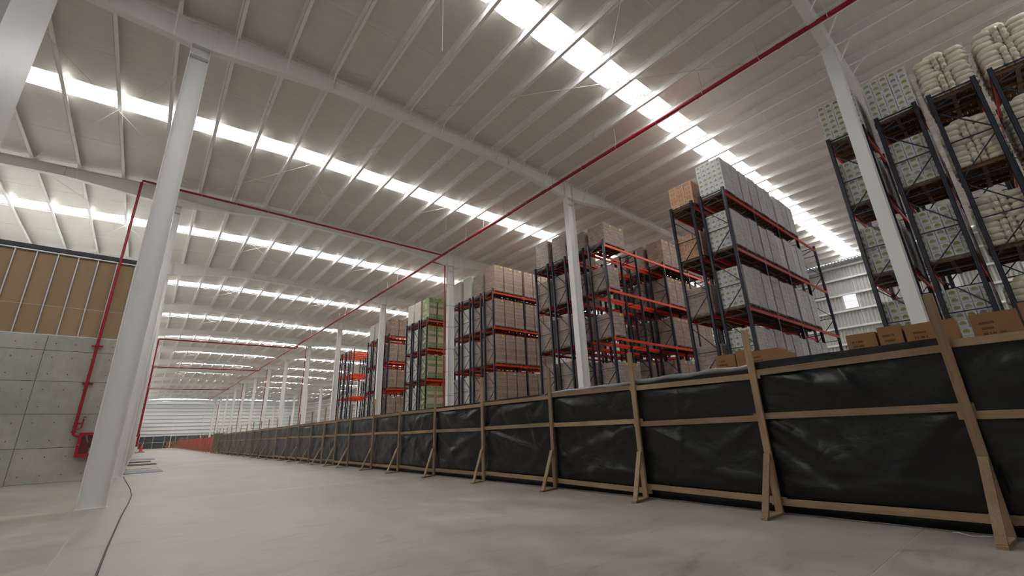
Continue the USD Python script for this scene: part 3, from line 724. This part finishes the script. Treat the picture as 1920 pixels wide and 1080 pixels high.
ol = thing('olive_screen', 'olive green sheet screen ending the black plastic fence in the distance', 'screen', (7.3, 69.4, 0))
MB().span((0, -.02, .05), (1.1, .02, 2.35)).build('sheet', 'olive_sheet', ol)
for x in (0, 1.1):
    MB().span((x - .05, -.07, 0), (x + .05, -.02, 2.5)).build('post', 'wood_upright', ol)
rf = thing('red_net_fence', 'distant run of red safety netting on timber posts beyond the black fence', 'fence')
RY = np.linspace(70.6, 164, 27)
for i, y in enumerate(RY):
    x = FX(y)
    MB().bar((x, y, 0), (x, y + rng.uniform(-.1, .1), 2.6 + rng.uniform(-.2, .25)), .1, .06, (0, 1, 0)).build('post', 'wood_upright', rf)
    MB().bar((x - .04, y, 1.2), (x - .9, y, .03), .09, .05, (0, 1, 0)).build('brace', 'wood_upright', rf)
    if i < len(RY) - 1:
        y1 = RY[i + 1]
        yy, zz = np.meshgrid(np.linspace(y, y1, 8), np.linspace(.02, 1.95, 5), indexing='ij')
        xx = np.vectorize(FX)(yy) + .07 + .05 * np.sin(yy * 5 + zz)
        MB().grid(np.stack([xx, yy, zz], -1), thick=.004, down=(1, 0, 0)).build('net_sheet', 'red_net', rf, smooth=True)
        for z in (.2, 1.1, 1.95):
            MB().bar((x + .04, y, z), (FX(y1) + .04, y1, z), .08, .04, (0, 0, 1)).build('rail', 'wood_rail', rf)

# ------------------------------------------------------------------ pallet loads
PAL = .14
def pallet(parent, w, d):
    mb = MB()
    for x in (-w / 2 + .05, 0, w / 2 - .05):
        mb.box((x, 0, .07), (.05, d, .1))
    n = 9
    for i in range(n):
        y = -d / 2 + .05 + (d - .1) * i / (n - 1)
        mb.box((0, y, .13), (w, .1, .02))
    for y in (-d / 2 + .05, 0, d / 2 - .05):
        mb.box((0, y, .01), (w, .1, .02))
    mb.build('pallet', 'pallet_wood', parent)

WHITE, GREEN, GREY = np.array(s2l(226, 223, 224)), np.array(s2l(138, 152, 44)), np.array(s2l(150, 148, 156))
CREST = [(-.5, -.36), (.5, -.36), (.5, .12), (.3, .2), (.24, .42), (.06, .34), (0, .46), (-.06, .34), (-.24, .42), (-.3, .2), (-.5, .12)]
def printed_box(mb, c, s, faces, rs, style):
    """one carton; faces: list of (normal axis, sign) that carry print"""
    base = {'logo': WHITE, 'side': WHITE * .96, 'cream': np.array(s2l(222, 216, 204)), 'green': np.array(s2l(200, 186, 160)), 'kraft': np.array(s2l(192, 152, 122)), 'brown': np.array(s2l(172, 140, 118)) * (rs.uniform(.72, 1.08) if style == 'brown' else 1)}[style]
    mb.box(c, s, base * rs.uniform(.94, 1.02))
    c, s = np.asarray(c, float), np.asarray(s, float)
    for ax, sg in faces:
        n = np.zeros(3); n[ax] = sg
        ex = np.array([0, -sg, 0]) if ax == 0 else np.array([sg, 0, 0]); ey = np.array([0, 0, 1.0])
        ex = -ex if ax == 0 else -ex
        wd = s[1] if ax == 0 else s[0]
        o = c + n * (s[ax] / 2 + .0012)
        fr = (o, ex, ey, n)
        def quad(x0, y0, x1, y1, col, up=0):
            p = [(x0, y0), (x1, y0), (x1, y1), (x0, y1)]
            mb.poly(p, up, col, fr)
        if style == 'logo' and ax == 0:
            fade = rs.choice([0, 0, 0, 0, .35, .6])
            g = GREEN * (1 - fade) + GREY * fade * .9
            k = min(wd, s[2] * 1.05) * .64
            mb.poly([(x * k, y * k * .98 + s[2] * .08) for x, y in CREST], 0, g, fr)
            quad(-.3 * k, -.06 * k + s[2] * .06, .3 * k, .02 * k + s[2] * .06, g * .6, .001)
            quad(-.42 * k, -s[2] * .27, .42 * k, -s[2] * .22, GREY)
        elif style in ('logo', 'side'):
            for _ in range(3):
                x, z = rs.uniform(-.3, .2) * wd, rs.uniform(-.3, .25) * s[2]
                quad(x, z, x + rs.uniform(.06, .25) * wd, z + .1 * s[2], np.array(s2l(168, 152, 146)))
        elif style == 'green':
            if rs.rand() < .62:
                quad(-wd * .47, -s[2] * .42, wd * .47, s[2] * .42, np.array(s2l(128, 158, 104)) * rs.uniform(.85, 1.1))
                for _ in range(6):
                    x, z = rs.uniform(-.42, .3) * wd, rs.uniform(-.3, .2) * s[2]
                    quad(x, z, x + rs.uniform(.05, .1) * wd, z + .1 * s[2], np.array(s2l(170, 186, 140)), .001)
        elif style == 'brown':
            for _ in range(3):
                x, z = rs.uniform(-.45, .2) * wd, rs.uniform(-.4, .2) * s[2]
                quad(x, z, x + rs.uniform(.1, .28) * wd, z + rs.uniform(.06, .2) * s[2], np.array(s2l(172, 140, 118)) * rs.choice([.6, .75, 1.25]), _ * .0006)
        elif style == 'kraft':
            for q in (-.2, .12):
                for x in (-.36, -.02):
                    quad(x * wd, q * s[2], (x + rs.uniform(.24, .32)) * wd, (q + .13) * s[2], np.array(s2l(128, 90, 66)))

def wrap_sleeve(parent, w, d, z0, z1, material, seed):
    n, m = 40, 10
    a = np.linspace(0, 2 * np.pi, n + 1)
    e = .16
    cx, cy = np.sign(np.cos(a)) * np.abs(np.cos(a)) ** e, np.sign(np.sin(a)) * np.abs(np.sin(a)) ** e
    zz = np.linspace(z0, z1, m)
    P = np.zeros((n + 1, m, 3))
    P[..., 0], P[..., 1], P[..., 2] = (cx * (w / 2 + .03))[:, None], (cy * (d / 2 + .03))[:, None], zz[None]
    j = meshkit.fbm(P * 4, 3, seed) - .5
    nrm = np.stack([cx, cy, 0 * cx], -1)[:, None]
    P = P + nrm * (j * .035)[..., None]
    P[-1] = P[0]
    MB().grid(P).build('stretch_wrap', material, parent, smooth=True)

def ring(nx, ny):
    return [(i, j) for i in range(nx) for j in range(ny) if i in (0, nx - 1) or j in (0, ny - 1)]

def carton_load(kind, single, W, D, hgt, nx, ny, nz, seed, wrap=None, style=None, mname='carton_brown', labels=0, front_brown=False):
    """a wrapped pallet of cartons at the origin; single: every carton its own part"""
    rs = np.random.RandomState(seed)
    t = thing(kind[0], kind[1], kind[2])
    pallet(t, W, D)
    sx_, sy, sz = W / nx, D / ny, hgt / nz
    st = MB()
    for k in range(nz):
        cellsL = ring(nx, ny) if k < nz - 1 else [(i, j) for i in range(nx) for j in range(ny)]
        for i, j in cellsL:
            c = (-W / 2 + sx_ * (i + .5) + rs.uniform(-.006, .006), -D / 2 + sy * (j + .5) + rs.uniform(-.006, .006), PAL + sz * (k + .5))
            s = (sx_ - .012, sy - .012, sz - (.016 if style == 'brown' else .009))
            mb = MB() if single else st
            if style:
                faces = []
                if i == 0: faces.append((0, -1))
                if i == nx - 1: faces.append((0, 1))
                if j == 0: faces.append((1, -1))
                if j == ny - 1: faces.append((1, 1))
                printed_box(mb, c, s, faces, rs, style)
            else:
                mb.box(c, s)
            if single:
                mb.build('carton', 'carton_print' if style else mname, t, tint=bool(style))
    if not single:
        tag(st.build('carton_stack', 'carton_print' if style else mname, t, tint=bool(style)), kind='stuff')
    if wrap:
        wrap_sleeve(t, W, D, PAL * .4, PAL + hgt + .01, wrap, seed)
    if labels:
        z = PAL + hgt - sz * .5
        x = rs.uniform(-.1, .2)
        MB().box((x, -D / 2 - .035, z), (.15, .004, .1)).build('yellow_label', 'yellow_label', t)
    return t

def sack_mesh(mb, c, L, wd, ht, axis, rs):
    """a plump sack lying along AXIS"""
    n, m = 7, 8
    u = np.linspace(-1, 1, n); a = np.arange(m + 1) / m * 2 * np.pi
    prof = (1 - np.abs(u) ** 4.5) ** .5; prof[[0, -1]] = .28
    ca, sa = np.sign(np.cos(a)) * np.abs(np.cos(a)) ** .7, np.sign(np.sin(a)) * np.abs(np.sin(a)) ** .7
    P = np.zeros((n, m + 1, 3))
    l = u[:, None] * L / 2 + 0 * a[None]
    q = prof[:, None] * ca[None] * wd / 2 * (1 + rs.uniform(-.06, .06))
    P[..., 2] = prof[:, None] * sa[None] * ht / 2
    P[..., 0 if axis == 'x' else 1] = l
    P[..., 1 if axis == 'x' else 0] = q
    P += (meshkit.noise(P * 14 + rs.uniform(0, 50), 5) - .5)[..., None] * .016
    P[:, -1] = P[:, 0]
    v = P + np.asarray(c, float)
    if axis == 'x': v = v[:, ::-1]
    mb.grid(v)
    for e in (0, -1):                        # close the tied ends
        ringv = v[e][:-1]
        k = len(ringv)
        f = [[k, i, (i + 1) % k] for i in range(k)]
        mb.add(np.vstack([ringv, ringv.mean(0)]), f if e else [x[::-1] for x in f])

def sack_load(single, seed, label):
    rs = np.random.RandomState(seed)
    t = thing('sack_pallet', label, 'pallet load')
    W, D, hh = 1.0, 1.12, .2
    pallet(t, .95, 1.06)
    st = MB()
    for k in range(8):
        z = PAL + hh * .9 * (k + .5)
        lay = []
        for sx_ in (-1, 1):
            x = sx_ * .25
            if k % 5 != 4:
                lay += [((x, -.36 + rs.uniform(-.02, .02), z), .46, .48, 'y'), ((x, .36 + rs.uniform(-.02, .02), z), .46, .48, 'y')]
                lay += [((x, -.07, z + rs.uniform(-.02, .02)), .5, .15, 'x'), ((x, .075, z + rs.uniform(-.02, .02)), .5, .15, 'x')]
            else:
                lay += [((x, -.28, z), .56, .48, 'y'), ((x, .29, z), .56, .48, 'y')]
        for c, L, wd, ax in lay:
            mb = MB() if single else st
            sack_mesh(mb, (c[0] + rs.uniform(-.015, .015), c[1], c[2]), L, wd, hh * 1.08, ax, rs)
            if single: mb.build('sack', 'sack', t, smooth=50)
    for x, y in ((-.15, .1), (.2, -.05)):
        mb = MB() if single else st
        sack_mesh(mb, (x, y, PAL + hh * 7.65), .5, .3, hh * 1.1, 'y', rs)
        if single: mb.build('sack', 'sack', t, smooth=50)
    if not single:
        tag(st.build('sack_stack', 'sack', t, smooth=50), kind='stuff')
    wrap_sleeve(t, W + .02, D + .04, PAL, PAL + hh * 7.1, 'film_sack', seed)
    return t

# ------------------------------------------------------------------ racks
LV = [10.42, 7.95, 5.48, 3.0]
LVN = ['top', 'second', 'third', 'fourth']
def upright(mb, x, y, h, face=1):
    mb.span((x - .05, y - .055, .01), (x + .05, y - .045, h)); mb.span((x - .05, y + .045, .01), (x + .05, y + .055, h)); mb.span((x - .05, y - .055, .01), (x - .04, y + .055, h))
    mb.span((x - .055, y - .07, 0), (x + .08, y + .07, .012))
    return mb
def rack_row(x0, y0, y1, bays, bay, beam_mat, label, group=None, single_brace=True, top=10.66, levels=LV, slots=False):
    t = thing('pallet_rack', label, 'rack', (x0, y0, 0), 0, group)
    d = y1 - y0
    for b in range(bays + 1):
        x = b * bay
        for y in (0.045, d - .045):
            up = upright(MB(), x, y, top).build('upright', 'rack_blue', t)
            if slots and b == 0:
                sm = MB()
                for z in np.arange(.3, top - .1, .06):
                    for q in (-.026, .026):
                        sm.box((x - .0508, y + q, z), (.0012, .009, .02))
                tag(sm.build('slot_row', 'dark_rod', up), kind='stuff')
        zs = np.arange(.35, top - .5, 1.22)
        fr = MB()
        for i, z in enumerate(zs):
            m1 = MB() if (b == 0 and single_brace) else fr
            m1.bar((x, .06, z), (x, d - .06, z), .03, .03, (1, 0, 0))
            if b == 0 and single_brace: m1.build('brace', 'rack_blue', t)
            m1 = MB() if (b == 0 and single_brace) else fr
            z2 = min(z + 1.1, top - .15)
            (p, q) = ((x, .06, z + .06), (x, d - .06, z2)) if i % 2 else ((x, d - .06, z + .06), (x, .06, z2))
            m1.bar(p, q, .03, .03, (1, 0, 0))
            if b == 0 and single_brace: m1.build('brace', 'rack_blue', t)
        if not (b == 0 and single_brace):
            fr.build('bracing', 'rack_blue', t)
        m1 = MB(); m1.bar((x, .05, top - .1), (x, d - .05, top - .1), .03, .04, (1, 0, 0)); m1.build('brace', 'rack_blue', t)
    for z in levels:
        for b in range(bays):
            for y in (0.02, d - .02):
                m1 = MB()
                sgn = -1 if y < d / 2 else 1
                m1.span((b * bay + .055, y - .025, z - .12), (b * bay + bay - .055, y + .025, z))
                for xx in (b * bay + .055, b * bay + bay - .055):
                    m1.span((xx - .05, y + sgn * .027 - .004, z - .16), (xx + .05, y + sgn * .027 + .004, z + .04))
                m1.build('beam', beam_mat, t)
        if bays:
            pass
    return t
BAY = 2.75
XE = 17.06
SLOT = [.53, 1.395, 2.255]
def put(proto, used, loc, rz, label, group):
    """the first use moves the load that was built, later uses are copies"""
    key = str(proto.GetPath())
    if key not in used:
        used.add(key)
        proto.GetAttribute('xformOp:translate').Set(Gf.Vec3d(*map(float, loc)))
        proto.GetAttribute('xformOp:rotateZ').Set(float(rz))
        tag(proto, label, None, group)
        return proto
    return copy_of(proto, loc, rz, label, group)
used = set()
def slotx(s): return XE + (s // 3) * BAY + SLOT[s % 3]

LN = ('wrapped_pallet', 'wrapped pallet load', 'pallet load')
W_ = .86
white_near = carton_load(LN, True, .98, 1.12, 1.55, 4, 5, 7, 1, 'film_light', 'logo')
white_near2 = carton_load(LN, True, .98, 1.12, 1.55, 4, 5, 7, 2, 'film_light', 'logo')
white_c = carton_load(LN, True, W_, 1.08, 1.58, 3, 5, 7, 3, 'film_light', 'logo')
white_far = carton_load(LN, False, .81, 1.08, 1.58, 3, 4, 7, 4, 'film_light', 'side')
white_far2 = carton_load(LN, False, .82, 1.08, 1.64, 3, 4, 7, 5, 'film_heavy', 'side')
brown_near = carton_load(LN, True, W_, 1.08, 1.15, 2, 3, 6, 6, 'film_heavy', 'brown', labels=1)
brown_tall = carton_load(LN, True, .80, 1.08, 1.62, 2, 3, 7, 7, 'film_light', 'brown', labels=1)
brown_far = carton_load(LN, False, .78, 1.12, 1.86, 1, 2, 8, 8, 'film_light', 'brown', labels=1)
brown_mid = carton_load(LN, False, .80, 1.08, 1.62, 2, 3, 7, 9, 'film_light', 'brown', labels=1)
brown_glint = carton_load(LN, False, W_, 1.08, 1.6, 2, 3, 8, 10, 'film_heavy', 'brown')
kraft_open = carton_load(LN, True, .9, 1.1, 1.12, 3, 3, 5, 12, None, 'kraft')
cream_far = carton_load(LN, False, .8, 1.1, 1.85, 2, 3, 9, 13, 'film_light', 'cream')
green_far = carton_load(LN, False, .74, 1.1, 1.85, 1, 3, 8, 14, None, 'green', labels=1)
sack_near = sack_load(True, 20, 'wrapped pallet of cream sacks')
sack_near2 = sack_load(True, 21, 'wrapped pallet of cream sacks')

# rack A: nearest, at the right edge of the picture
rowsA = [(1.69, 2.76), (.36, 1.40), (-.95, .10), (-2.26, -1.21)]
RN = ['first', 'second', 'third', 'fourth']
for r, (a, b) in enumerate(rowsA):
    nm = 'dark blue pallet rack at the right edge, %s row counted from its far side' % RN[r]
    rack_row(XE, a, b, 2, BAY, 'beam_red', nm, slots=True)
    for l, z in enumerate(LV):
        for s in range(2):
            c = ((slotx(s) + .07 if s == 0 else slotx(s) + .2), (a + b) / 2, z)
            wh = r < 2
            pr = (white_near if (r + l) % 2 else white_near2) if wh else (sack_near if (r + l) % 2 else sack_near2)
            if s: pr = white_far if wh else sack_near2
            what = 'white green-printed cartons' if wh else 'cream sacks'
            put(pr, used, c, 0, 'wrapped pallet of %s, %s shelf, %s along %s row of right-edge rack' % (what, LVN[l], ORD[s], RN[r]), 'white carton pallets in the right-edge rack' if wh else 'sack pallets in the right-edge rack')
# rack C: white cartons, behind the fence between second and third post
rowsC = [(6.46, 7.54), (7.86, 8.93)]
for r, (a, b) in enumerate(rowsC):
    rack_row(XE, a, b, 4, 2.72, 'beam_red', 'dark blue pallet rack with red beams and white carton pallets, %s row' % ('front' if r == 0 else 'back'))
    for l, z in enumerate(LV):
        for s in range(9 if r == 0 else 4):
            if r == 1 and s == 3 and l == 0: continue
            pr = (white_c if s == 0 else (white_far, white_far2)[(s * 7 + l) % 2]) if r == 0 else (kraft_open if l < 2 or s else brown_near)
            c = (slotx(s) + .0, (a + b) / 2 - .04 + (.02 if s % 2 else 0), z)
            what = 'pale white-carton' if r == 0 else 'brown carton'
            put(pr, used, c, 0, '%s pallet load, %s shelf, %s along %s row of white-carton rack' % (what, LVN[l], ORD[s], 'front' if r == 0 else 'back'), 'pallets in the white-carton rack')
# rack B: half empty, orange beams, behind the second column
rowsB = [(12.83, 13.92), (14.2, 15.3), (15.6, 16.7), (17.0, 18.16)]
for r, (a, b) in enumerate(rowsB):
    rack_row(XE, a, b, 4, 2.8, 'beam_orange' if r < 2 else 'beam_red', 'half-empty dark blue pallet rack with orange beams, %s row from the front' % ORD[r])
    for l, z in enumerate(LV):
        if r == 0:
            slots = ([0, 1] if l == 0 else [0] if l < 3 else [0, 1]) + [6, 7, 8, 9, 10]
        elif r == 1:
            slots = [0] + ([6, 7, 8] if l < 3 else [5, 6, 7])
        else:
            slots = [0, 1, 2, 6, 7] if r == 2 else [0, 1]
        for s in slots:
            x = XE + (s // 3) * 2.8 + SLOT[s % 3] + .02
            if r == 0:
                pr = brown_near if s < 3 else (brown_tall if s < 8 else brown_mid)
            elif r == 1:
                pr = brown_near if s == 0 else brown_mid
            else:
                pr = brown_glint
            put(pr, used, (x, (a + b) / 2, z), 0, 'wrapped brown carton pallet, %s shelf, %s slot of %s row, half-empty orange rack' % (LVN[l], ORD[s], RN[r]), 'pallets in the half-empty rack')
# rack D: full brown loads behind the third column
rowsD = [(22.46, 23.58), (23.88, 24.96), (25.26, 26.38), (26.7, 27.8)]
for r, (a, b) in enumerate(rowsD):
    rack_row(XE, a, b, 2, BAY, 'beam_orange', 'full dark blue rack of brown and cream pallets, %s row from the front' % ORD[r])
    for l, z in enumerate(LV):
        for s in range(6 if r == 0 else 2):
            pr = brown_far if r == 0 else (brown_glint if r == 1 else cream_far)
            put(pr, used, (slotx(s), (a + b) / 2 - .02, z), 0, '%s pallet load, %s shelf, %s along %s row of full brown rack' % ('brown carton' if r < 2 else 'cream carton', LVN[l], ORD[s], RN[r]), 'pallets in the full brown rack')
# rack E: green striped and cream loads
rowsE = [(31.66, 32.8), (33.1, 34.2), (34.42, 35.5)]
for r, (a, b) in enumerate(rowsE):
    rack_row(XE, a, b, 2, BAY, 'beam_orange', 'dark blue rack of green and cream pallets, %s row from the front' % ORD[r], single_brace=False)
    for l, z in enumerate(LV):
        for s in range(3 if r == 0 else 2):
            pr = green_far if r == 0 else cream_far
            put(pr, used, (slotx(s) - .04, (a + b) / 2 - .02, z), 0, '%s pallet load, %s shelf, %s along %s row of green-load rack' % ('green striped carton' if r == 0 else 'cream carton', LVN[l], ORD[s], RN[r]), 'pallets in the green-load rack')
# rack F
rowsF = [(39.22, 40.3), (40.6, 41.7), (42.0, 43.1), (43.4, 44.5)]
for r, (a, b) in enumerate(rowsF):
    rack_row(XE, a, b, 2, BAY, 'beam_orange', 'dark blue rack behind the fourth column, brown loads, %s row' % ORD[r], single_brace=False)
    for l, z in enumerate(LV):
        for s in range(3 if r == 0 else 1):
            pr = brown_mid if r == 0 else cream_far
            put(pr, used, (slotx(s), (a + b) / 2 - .02, z), 0, '%s pallet load, %s shelf, %s along %s row of rack behind fourth column' % ('brown carton' if r == 0 else 'cream carton', LVN[l], ORD[s], RN[r]), 'pallets in the rack behind the fourth column')
# rack G: empty
for r, (a, b) in enumerate([(48.4, 49.5), (49.9, 51.0), (51.2, 52.3), (52.8, 53.9)]):
    rack_row(XE, a, b, 1, BAY, 'beam_orange', 'empty farthest rack with bright orange beams, %s row from the front' % ORD[r], single_brace=False)

# ------------------------------------------------------------------ loose kraft boxes showing over the fence
def kraft_box(y0, y1, x, z0, z1, label, depth=.42, rz=0.0, lines=True, seed=0, ink_side='x'):
    w, h = y1 - y0, z1 - z0
    t = thing('kraft_box', label, 'box', (x + depth / 2, (y0 + y1) / 2, z0), rz)
    b = MB()
    b.span((-depth / 2, -w / 2, 0), (depth / 2, w / 2, h - .004))
    b.build('box_body', 'carton_kraft', t)
    fl = MB()
    fl.span((-depth / 2, -w / 2, h - .004), (-.004, w / 2, h)); fl.span((.004, -w / 2, h - .004), (depth / 2, w / 2, h))
    fl.build('top_flap', 'carton_kraft', t)
    if lines:
        rs = np.random.RandomState(seed)
        m = MB()
        for i in range(3):
            z = h * (.62 - .19 * i)
            n = 9 if i < 2 else 15
            y = w * .33
            for j in range(n):
                if rs.rand() < .14: y -= .014; continue
                lw = rs.uniform(.008, .014)
                m.span((-depth / 2 - .0015, y - lw, z), (-depth / 2 - .0004, y, z + h * .075))
                if rs.rand() < .6: m.span((-depth / 2 - .0015, y - lw - .006, z), (-depth / 2 - .0004, y - lw, z + h * .02))
                y -= lw + .006
                if y < -w * .42: break
        m.build('print', 'kraft_print', t)
KZ = 2.28
kraft_box(.035, .51, 9.0, KZ, 2.68, 'brown kraft box with print over the fence, right of the nearest tall post', seed=1)
kraft_box(-.52, .01, 9.02, KZ, 2.75, 'brown kraft box at the right picture edge above the fence', seed=2)
kraft_box(1.6, 2.0, 9.0, KZ, 2.66, 'leftmost of the three kraft boxes left of the nearest tall post', seed=3)
kraft_box(1.27, 1.57, 9.0, KZ, 2.71, 'narrow upright middle kraft box left of the nearest tall post', seed=4)
kraft_box(.66, 1.24, 9.0, KZ, 2.68, 'widest kraft box half hidden by the nearest tall fence post', seed=5)
kraft_box(3.88, 4.28, 9.0, KZ, 2.65, 'leftmost kraft box by the second fence post, with faint print', seed=6)
kraft_box(3.64, 3.86, 9.0, KZ, 2.69, 'narrow kraft box right behind the second fence post', seed=7, lines=False)
kraft_box(3.08, 3.61, 9.0, KZ, 2.64, 'wide printed kraft box just right of the second fence post', depth=.5, seed=8)
kraft_box(3.1, 3.6, 9.52, KZ, 2.62, 'rear kraft box behind the wide printed one at the second fence post', depth=.5, seed=9, lines=False)
def base_stack(y0, y1, label, xd=.95):
    W, D = xd, y1 - y0
    t = thing('kraft_pallet', label, 'pallet load', (9.0 + W / 2, (y0 + y1) / 2, 0))
    pallet(t, W, D)
    n = max(2, round(D / .45))
    for k in range(5):
        for i in range(2):
            for j in range(n):
                hh = (KZ - PAL) / 5
                MB().box((-W / 2 + W / 2 * (i + .5), -D / 2 + D / n * (j + .5), PAL + hh * (k + .5)), (W / 2 - .006, D / n - .006, hh - .002 if k < 4 else hh)).build('carton', 'carton_kraft', t)
base_stack(-.56, .53, 'stack of kraft cartons behind the fence under the two right-edge boxes')
base_stack(.62, 2.04, 'stack of kraft cartons behind the fence under the three boxes by the nearest post')
base_stack(3.03, 4.33, 'stack of kraft cartons behind the fence under the boxes at the second post')
